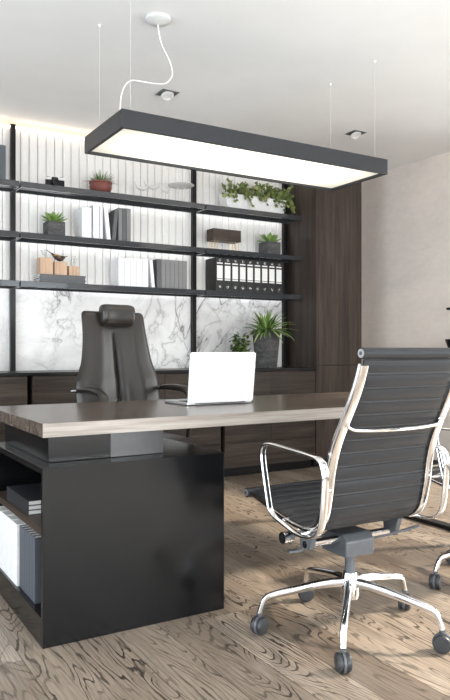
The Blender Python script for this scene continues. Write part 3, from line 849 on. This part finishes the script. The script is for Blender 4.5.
def flatbook(loc, w, d, h, mat, label, group, rz=0, spine='-x', name='magazine', cat='magazine'):
    """lying book; spine along -x side"""
    t = thing(name, label, cat, loc, rz, group); c = .0018
    m = MB(); m.box(0, w, 0, d, 0, c); m.box(0, w, 0, d, h-c, h)
    if spine == '-x': m.box(-c, 0, 0, d, 0, h)
    else: m.box(0, w, -c, 0, 0, h)
    m.build('cover', M[mat], t)
    if spine == '-x': MB().box(.0005, w-.003, .0015, d-.0015, c, h-c).build('pages', M['paper'], t)
    else: MB().box(.0015, w-.0015, .0005, d-.003, c, h-c).build('pages', M['paper'], t)
    return t
z = TOPS[2]+E1
sl_ = ['lowest of the flat grey magazines under the wooden pots', 'second flat grey magazine from the bottom under the wooden pots', 'third flat grey magazine from the bottom under the wooden pots', 'topmost flat grey magazine, carrying the wooden pots']
for i in range(4):
    flatbook((1.390+(.004 if i % 2 else 0), 4.852, z+i*.0147), .335, .165, .0145, ['dark_book', 'grey_book', 'dark_book', 'dark_book'][i], sl_[i], 'flat magazines under the wooden pots', 0, '-y')
z += 4*.0147+.0006
def wpot(x0, w_, h_, lb):
    t = thing('wooden_pot', lb, 'pot', (x0+w_/2, 4.915, z), 0, 'wooden pots on the magazine stack')
    a = w_/2; k = .007
    m = MB(); m.box(-a, a, -a, -a+k, 0, h_); m.box(-a, a, a-k, a, 0, h_); m.box(-a, -a+k, -a+k, a-k, 0, h_); m.box(a-k, a, -a+k, a-k, 0, h_); m.box(-a+k, a-k, -a+k, a-k, 0, .012)
    m.build('body', M['beech'], t, bevel=.0015)
    MB().box(-a+k, a-k, -a+k, a-k, h_*.5, h_-.012).build('filling', M['soil'], t)
    return t
wpot(1.402, .092, .118, 'tallest of the three square wooden pots, at the left')
wpot(1.505, .092, .094, 'middle square wooden pot with the dark bird figure in it')
wpot(1.612, .078, .070, 'lowest of the three square wooden pots, at the right')
# pale sprigs and dark bird
def sprig(x_, y_, zz, label, seed):
    rnd = random.Random(seed); t = thing('dried_sprig', label, 'dried plant', (x_, y_, zz), 0, 'pale dried sprigs in the wooden pots')
    m = MB()
    for k in range(4):
        a = rnd.uniform(0, 2*PI); h_ = rnd.uniform(.05, .085)
        p = [(0, 0, -.02), (.008*math.cos(a), .008*math.sin(a), h_*.5), (.026*math.cos(a), .022*math.sin(a), h_)]
        m.tube(smooth_path(p, 4), .0012, 5)
        for q in range(5):
            tt = .4+.12*q; px_, py_, pz_ = .026*math.cos(a)*tt, .022*math.sin(a)*tt, h_*tt
            b_ = a+(1 if q % 2 else -1)*1.1
            ex, ey = px_+.016*math.cos(b_), py_+.016*math.sin(b_)
            m.add([(px_, py_, pz_), ((px_+ex)/2-.004*math.sin(b_), (py_+ey)/2+.004*math.cos(b_), pz_+.008), (ex, ey, pz_+.014), ((px_+ex)/2+.004*math.sin(b_), (py_+ey)/2-.004*math.cos(b_), pz_+.006)], [(0, 1, 2, 3)], True)
    m.build('sprig', M['sprig'], t)
sprig(1.448, 4.915, z+.110, 'pale dried sprig standing in the tallest wooden pot', 1)
sprig(1.662, 4.915, z+.062, 'pale dried sprig standing in the lowest wooden pot', 5)
bd = thing('bird_figurine', 'small dark bird figurine with raised tail on the middle wooden pot', 'figurine', (1.556, 4.915, z+.094))
m = MB(); pth = smooth_path([(-.095, 0, .085), (-.06, 0, .062), (-.03, 0, .040), (0, 0, .030), (.022, 0, .036), (.040, 0, .044), (.058, 0, .048)], 5)
n_ = len(pth); m.tube(pth, [max(.0025, .022*math.sin(PI*min(1, (i+.5)/n_))**2.2) for i in range(n_)], 12)
m.build('body', M['walnut'], bd)
m = MB()
for sy in (-.008, .008): m.tube([(.004, sy, .016), (.002, sy, 0), (.002, sy, -.0115)], .002, 6)
m.build('leg', M['gold'], bd)
m = MB(); m.tube([(.0, -.018, .040), (-.028, -.022, .050), (-.050, -.020, .048)], [.010, .007, .002], 8); m.build('wing', M['gold'], bd)

# desk pedestal contents
z = .397+E1
ml = ['lowest dark magazine in the black pedestal', 'middle dark magazine of the three in the black pedestal', 'topmost dark magazine in the black pedestal']
for i in range(3):
    flatbook((.686, 2.530, z+i*.0172), .215, .32, .017, 'black_slate', ml[i], 'magazines in the desk pedestal')
z = .098+E1
def sbook(y0, w, h, mat, label, x0=.682, d=.20):
    t = thing('desk_book', label, 'book', (x0, y0, z), 0, 'books in the desk pedestal'); c = .0022
    m = MB(); m.box(0, d, 0, c, 0, h); m.box(0, d, w-c, w, 0, h); m.box(0, c, c, w-c, 0, h); m.build('cover', M[mat], t, bevel=.0006)
    MB().box(c, d-.004, c, w-c, .003, h-.003).build('pages', M['paper'], t)
ol = ['nearest slate book in the pedestal, beside the front panel', 'second nearest slate book in the pedestal', 'third nearest slate book in the pedestal', 'fourth nearest slate book in the pedestal', 'fifth nearest slate book in the pedestal', 'farthest slate book in the pedestal, touching the white binders']
for i in range(6): sbook(2.452+.0348*i, .0335, .234, 'grey_book', ol[i], .686)
wl = ['nearest white binder in the pedestal', 'second nearest white binder in the pedestal', 'third nearest white binder in the pedestal', 'farthest white binder in the pedestal']
for i in range(4): sbook(2.668+.088*i, .086, .236, 'white_book', wl[i], .678)

# ------------------------------------------------------------------ plants
def leaf(m, base, dirv, length, width, droop, fold=.25, n=6, tipw=0.0, up0=None):
    """curved tapering leaf blade with a keel"""
    d = Vector(dirv).normalized(); p = Vector(base); side = d.cross(Vector((0, 0, 1)))
    if side.length < 1e-3: side = Vector((1, 0, 0))
    side.normalize(); v = []; f = []
    st = length/n
    for i in range(n+1):
        t_ = i/n
        wd_ = width*(math.sin(PI*min(1, .12+.88*t_)**.8)**.8 if t_ < 1 else 0)*.5+tipw
        nrm = side.cross(d).normalized()
        v += [p-side*wd_+nrm*wd_*fold*2, p, p+side*wd_+nrm*wd_*fold*2]
        d = (d+Vector((0, 0, -droop/n))).normalized(); p = p+d*st
    for i in range(n):
        a = i*3; f += [(a, a+1, a+4, a+3), (a+1, a+2, a+5, a+4)]
    m.add(v, f, True)
def cubepot(t, a, h, mat, taper=1.0):
    k = .006; m = MB()
    def ring(s_, z_): return [(-s_, -s_, z_), (s_, -s_, z_), (s_, s_, z_), (-s_, s_, z_)]
    v = ring(a*taper, 0)+ring(a, h)+ring(a-k, h)+ring(a-k-.001, h-.018)
    f = [(0, 3, 2, 1)]
    for q in range(3):
        for i in range(4): j = (i+1) % 4; f.append((q*4+i, q*4+j, q*4+4+j, q*4+4+i))
    f.append((12, 13, 14, 15))
    m.add(v, f); m.build('pot', M[mat], t, bevel=.0015, angle=30)
    MB().box(-a+k+.001, a-k-.001, -a+k+.001, a-k-.001, h-.030, h-.012).build('soil', M['soil'], t)
def succulent(loc, a, h, seed, label):
    t = thing('potted_succulent', label, 'plant', loc, 0, 'succulents in grey cube pots')
    cubepot(t, a, h, 'concrete'); rnd = random.Random(seed); m = MB()
    for ring_, (cnt, el, ln) in enumerate(((9, .25, .085), (9, .55, .085), (8, .85, .08), (6, 1.15, .07), (3, 1.4, .05))):
        for k in range(cnt):
            az = 2*PI*(k+.5*ring_)/cnt+rnd.uniform(-.2, .2); e_ = el+rnd.uniform(-.1, .15)
            d = (math.cos(az)*math.cos(e_), math.sin(az)*math.cos(e_), math.sin(e_))
            leaf(m, (rnd.uniform(-.25, .25)*a, rnd.uniform(-.25, .25)*a, h-.012), d, ln*rnd.uniform(.95, 1.3)*a/.055, .034*a/.055, -.25, .3, 6)
    m.build('foliage', M['leaf_succ'], t, angle=80)
succulent((1.512, 4.905, TOPS[1]+E1), .062, .100, 3, 'succulent in a grey cube pot on the middle shelf near the left post')
succulent((3.395, 4.905, TOPS[1]+E1), .068, .104, 8, 'succulent in a grey cube pot on the middle shelf near the wardrobe')

# grass in red bowl
t = thing('potted_grass', 'wispy grass plant in a dark red bowl on the top shelf', 'plant', (1.868, 4.915, TOPS[0]+E1))
MB().lathe([(.050, 0), (.060, .004), (.080, .030), (.084, .052), (.080, .072), (.086, .074), (.086, .084), (.076, .084), (.074, .070), (.02, .068)], (0,0,0), 32).build('bowl', M['terracotta'], t)
MB().lathe([(.004, .066), (.072, .066), (.072, .074), (.004, .078)], (0,0,0), 24).build('soil', M['soil'], t)
rnd = random.Random(4); m = MB()
for k in range(230):
    az = rnd.uniform(0, 2*PI); el = rnd.uniform(.35, 1.45); r0 = rnd.uniform(0, .05)
    leaf(m, (r0*math.cos(az), r0*math.sin(az), .074), (math.cos(az)*math.cos(el), math.sin(az)*math.cos(el), math.sin(el)), rnd.uniform(.05, .115), .0042, rnd.uniform(.2, 1.3), .2, 5)
m.build('foliage', M['leaf_grass'], t, angle=80)

# spider plant in tall tapered pot
t = thing('potted_spider_plant', 'large spider plant in a tall dark tapered concrete pot on the worktop', 'plant', (3.272, 4.775, .8506), math.radians(25))
cubepot(t, .086, .305, 'concrete', .76)
rnd = random.Random(11); m = MB()
for k in range(135):
    az = rnd.uniform(0, 2*PI); el = rnd.uniform(.2, 1.45); r0 = rnd.uniform(0, .05)
    ln = rnd.uniform(.17, .28)*(1.05 if el < 1 else .85)
    leaf(m, (r0*math.cos(az), r0*math.sin(az), .292), (math.cos(az)*math.cos(el), math.sin(az)*math.cos(el), math.sin(el)), ln*(.62 if math.sin(az) > .3 and el < 1.0 else 1)*(.78 if abs(math.cos(az)) > .5 and el < 1.1 else 1), rnd.uniform(.015, .024), rnd.uniform(.5, 1.5), .3, 8)
m.build('foliage', M['leaf_spider'], t, angle=80)

# small bushy plant behind the laptop
t = thing('potted_bush', 'small bushy green plant on the worktop behind the laptop', 'plant', (3.010, 4.78, .8506))
MB().lathe([(.040, 0), (.045, .003), (.055, .10), (.050, .10), (.046, .085), (.01, .085)], (0,0,0), 28).build('pot', M['concrete'], t)
MB().lathe([(.004, .078), (.047, .078), (.047, .088), (.004, .090)], (0,0,0), 20).build('soil', M['soil'], t)
rnd = random.Random(6); m = MB(); st_ = MB()
for k in range(40):
    az = rnd.uniform(0, 2*PI); rr = rnd.uniform(.03, .090); hh_ = .10+rnd.uniform(.03, .20)
    rr *= math.sin(PI*min(1, max(.12, (hh_-.08)/.235)))**.5
    p = smooth_path([(0, 0, .085), (rr*.5*math.cos(az), rr*.5*math.sin(az), hh_*.6+.03), (rr*math.cos(az), rr*math.sin(az), hh_)], 4)
    st_.tube(p, .0014, 5)
    for q in range(12):
        pt = p[min(len(p)-1, 2+q*len(p)//13)]; a2 = rnd.uniform(0, 2*PI); e2 = rnd.uniform(-.2, 1.0)
        leaf(m, pt, (math.cos(a2)*math.cos(e2), math.sin(a2)*math.cos(e2), math.sin(e2)), rnd.uniform(.028, .044), .024, .5, .15, 4)
m.build('foliage', M['leaf_small'], t, angle=80); st_.build('stem', M['stem'], t)

# ivy in long white planter
t = thing('ivy_planter', 'trailing ivy in a long white trough planter on the top shelf', 'plant', (3.235, 4.920, TOPS[0]+E1))
a, h_, k = .305, .125, .007; b0_, b1_ = .048, .062
v = [(-a+.02, -b0_, 0), (a-.02, -b0_, 0), (a-.02, b0_, 0), (-a+.02, b0_, 0), (-a, -b1_, h_), (a, -b1_, h_), (a, b1_, h_), (-a, b1_, h_),
     (-a+k, -b1_+k, h_), (a-k, -b1_+k, h_), (a-k, b1_-k, h_), (-a+k, b1_-k, h_), (-a+k+.002, -b1_+k+.001, h_-.02), (a-k-.002, -b1_+k+.001, h_-.02), (a-k-.002, b1_-k-.001, h_-.02), (-a+k+.002, b1_-k-.001, h_-.02)]
f = [(0, 3, 2, 1)]
for q in range(3):
    for i in range(4): j = (i+1) % 4; f.append((q*4+i, q*4+j, q*4+4+j, q*4+4+i))
f.append((12, 13, 14, 15))
MB().add(v, f).build('trough', M['planter_white'], t, bevel=.0015, angle=30)
MB().box(-a+.012, a-.012, -b1_+.011, b1_-.011, h_-.030, h_-.012).build('soil', M['soil'], t)
def ivyleaf(m, p, d, s_, rnd):
    d = Vector(d).normalized(); side = d.cross(Vector((rnd.uniform(-.4, .4), -1, rnd.uniform(.0, .8)))).normalized()
    nr = side.cross(d).normalized(); P = Vector(p)
    pts = [(0, 0), (.42, -.12), (.36, .22), (.50, .48), (.20, .55), (0, 1.0), (-.20, .55), (-.50, .48), (-.36, .22), (-.42, -.12)]
    v = [P+d*.35*s_+nr*.06*s_] + [P+side*(x_*s_)+d*(y_*s_)-nr*abs(x_)*.25*s_ for x_, y_ in pts]
    m.add(v, [(0, i, i % 10+1) for i in range(1, 11)], True)
rnd = random.Random(21); m = MB(); st_ = MB()
for k in range(46):
    x0_ = rnd.uniform(-.27, .29); y0_ = rnd.uniform(-.03, .03); fw = rnd.choice([1, 1, 1, .5])
    top_ = h_+rnd.uniform(.02, .11); dx = rnd.uniform(-.07, .12)
    end = (x0_+dx*1.5, -b1_-rnd.uniform(.005, .035), h_-rnd.uniform(-.06, .085)) if fw == 1 else (x0_+dx*1.8, y0_-.03, top_+.02)
    x0_ = min(x0_, .22); end = (min(end[0], .345), end[1], end[2])
    p = smooth_path([(x0_, y0_, h_-.015), (x0_+dx*.5, y0_-.02, top_), (x0_+dx, -b1_*.75, top_-.012), end], 5)
    st_.tube(p, .0013, 5)
    for q in range(11):
        pt = p[min(len(p)-1, 2+int(q*(len(p)-2)/10))]
        a2 = rnd.uniform(-.9, .9)
        ivyleaf(m, pt+Vector((rnd.uniform(-.008, .008), -.004, rnd.uniform(-.006, .006))), (math.sin(a2), -.35, -math.cos(a2)*rnd.choice([1, 1, -.6])), rnd.uniform(.022, .040), rnd)
# strand reaching over the right end
for zz in (0, .02, .045):
    p = smooth_path([(.27, -.02, h_), (.30, -.05, h_+.05-zz*.3), (.335, -.080, h_+.01-zz), (.348, -.105, h_-.05-zz)], 6); st_.tube(p, .0013, 5)
    for q in range(12):
        pt = p[min(len(p)-1, 2+int(q*(len(p)-2)/11))]; a2 = rnd.uniform(-1, 1)
        ivyleaf(m, pt, (math.sin(a2), -.3, -math.cos(a2)), rnd.uniform(.024, .038), rnd)
m.build('foliage', M['leaf_ivy'], t, angle=80); st_.build('stem', M['stem'], t)

# ------------------------------------------------------------------ shelf ornaments
# little walnut cabinet on brass legs
t = thing('miniature_cabinet', 'small dark walnut box on thin brass legs on the middle shelf', 'ornament', (2.930, 4.895, TOPS[1]+.0008))
MB().box(-.132, .132, -.055, .055, .072, .168).build('body', M['walnut'], t, bevel=.002)
for sx in (-1, 1): MB().box(-.130 if sx < 0 else .0015, -.0015 if sx < 0 else .130, -.0575, -.055, .076, .164).build('door', M['walnut'], t, bevel=.0008)
for sx in (-1, 1):
    MB().tube([(sx*.112, -.044, .072), (sx*.118, -.048, .002), (sx*.090, -.048, .002), (sx*.086, -.044, .072)], .0028, 8).build('leg', M['gold'], t)
    MB().tube([(sx*.112, .044, .072), (sx*.118, .048, .002), (sx*.090, .048, .002), (sx*.086, .044, .072)], .0028, 8).build('leg', M['gold'], t)
# film camera
t = thing('film_camera', 'small black and white camera on the top shelf near the left post', 'camera', (1.512, 4.89, TOPS[0]+.0008), math.radians(-8))
MB().box(-.066, .066, -.020, .022, 0, .050).build('body', M['black'], t, bevel=.004)
MB().box(-.066, -.026, -.021, .023, .0505, .064).build('top_plate', M['white_plastic'], t, bevel=.002)
MB().box(.022, .066, -.021, .023, .0505, .068).build('top_plate', M['white_plastic'], t, bevel=.002)
MB().box(-.024, .020, -.022, .022, .0505, .070).build('prism_housing', M['black'], t, bevel=.004)
m = MB(); Rl = Matrix.Rotation(PI/2, 3, 'X'); m.lathe([(.018, 0), (.027, 0), (.027, .022), (.024, .030), (.019, .030), (.017, .018)], (0, -.019, .028), 24, Rl); lo = m.build('lens_barrel', M['black'], t)
MB().lathe([(.003, .016), (.018, .014)], (0, -.019, .028), 20, Rl).build('lens_glass', M['glass_dark'], lo)
for xx in (-.046, .046): MB().lathe([(.002, .066), (.010, .066), (.010, .076), (.002, .076)], (xx, 0, 0), 16).build('dial', M['steel'], t)
# white bird sculptures on stems
def birdstat(x_, y_, h_, s_, rz, label):
    t = thing('bird_sculpture', label, 'sculpture', (x_, y_, TOPS[0]+E1), rz, 'white bird sculptures on the top shelf')
    MB().lathe([(.002, .0), (.026, 0), (.026, .004), (.006, .007), (.0035, .012), (.0035, h_)], (0,0,0), 16).build('stand', M['figure'], t)
    pth = smooth_path([(-.085*s_, 0, h_+.060*s_), (-.062*s_, 0, h_+.022*s_), (-.025*s_, 0, h_+.002), (.02*s_, 0, h_+.001), (.055*s_, 0, h_+.018*s_), (.070*s_, 0, h_+.042*s_), (.090*s_, 0, h_+.040*s_)], 5)
    n_ = len(pth)
    MB().tube(pth, [max(.0025, .019*s_*math.sin(PI*min(1, (i+.6)/n_))**1.6) for i in range(n_)], 12).build('body', M['figure'], t)
birdstat(2.195, 4.905, .075, .78, .2, 'white bird sculpture on a stem, leftmost of the top-shelf group')
birdstat(2.300, 4.925, .100, .82, -.3, 'white bird sculpture on the tallest thin stem, second from left')
birdstat(2.398, 4.895, .070, .50, .3, 'smallest white bird sculpture, between the two larger ones and the table')
t = thing('pedestal_dish', 'flat white dish on twin thin stems beside the bird sculptures', 'dish', (2.540, 4.905, TOPS[0]+E1))
MB().lathe([(.004, .128), (.03, .126), (.09, .133), (.104, .142), (.104, .145), (.09, .140), (.004, .134)], (0,0,0), 36).build('dish', M['figure'], t)
for xx in (-.03, .03): MB().lathe([(.016, 0), (.016, .004), (.004, .007), (.004, .128)], (xx, 0, 0), 14).build('stem', M['figure'], t)

# right wall: floating shelves with a flared bowl
def wshelf(z_, y1, lb):
    tag(MB().box(4.33, 4.5645, 3.20, y1, z_-.018, z_).build('floating_shelf', M['black'], bevel=.001), lb, 'shelf', 'floating shelves on the plaster wall')
wshelf(1.335, 3.80, 'upper thin black floating shelf at the right picture edge')
wshelf(.985, 3.845, 'lower thin black floating shelf at the right picture edge')
t = thing('flared_bowl', 'dark flared bowl on the lower floating shelf at the right edge', 'bowl', (4.43, 3.755, .9855))
MB().lathe([(.07, 0), (.08, .002), (.112, .100), (.106, .100), (.076, .010), (.004, .008)], (0,0,0), 32).build('body', M['black'], t)
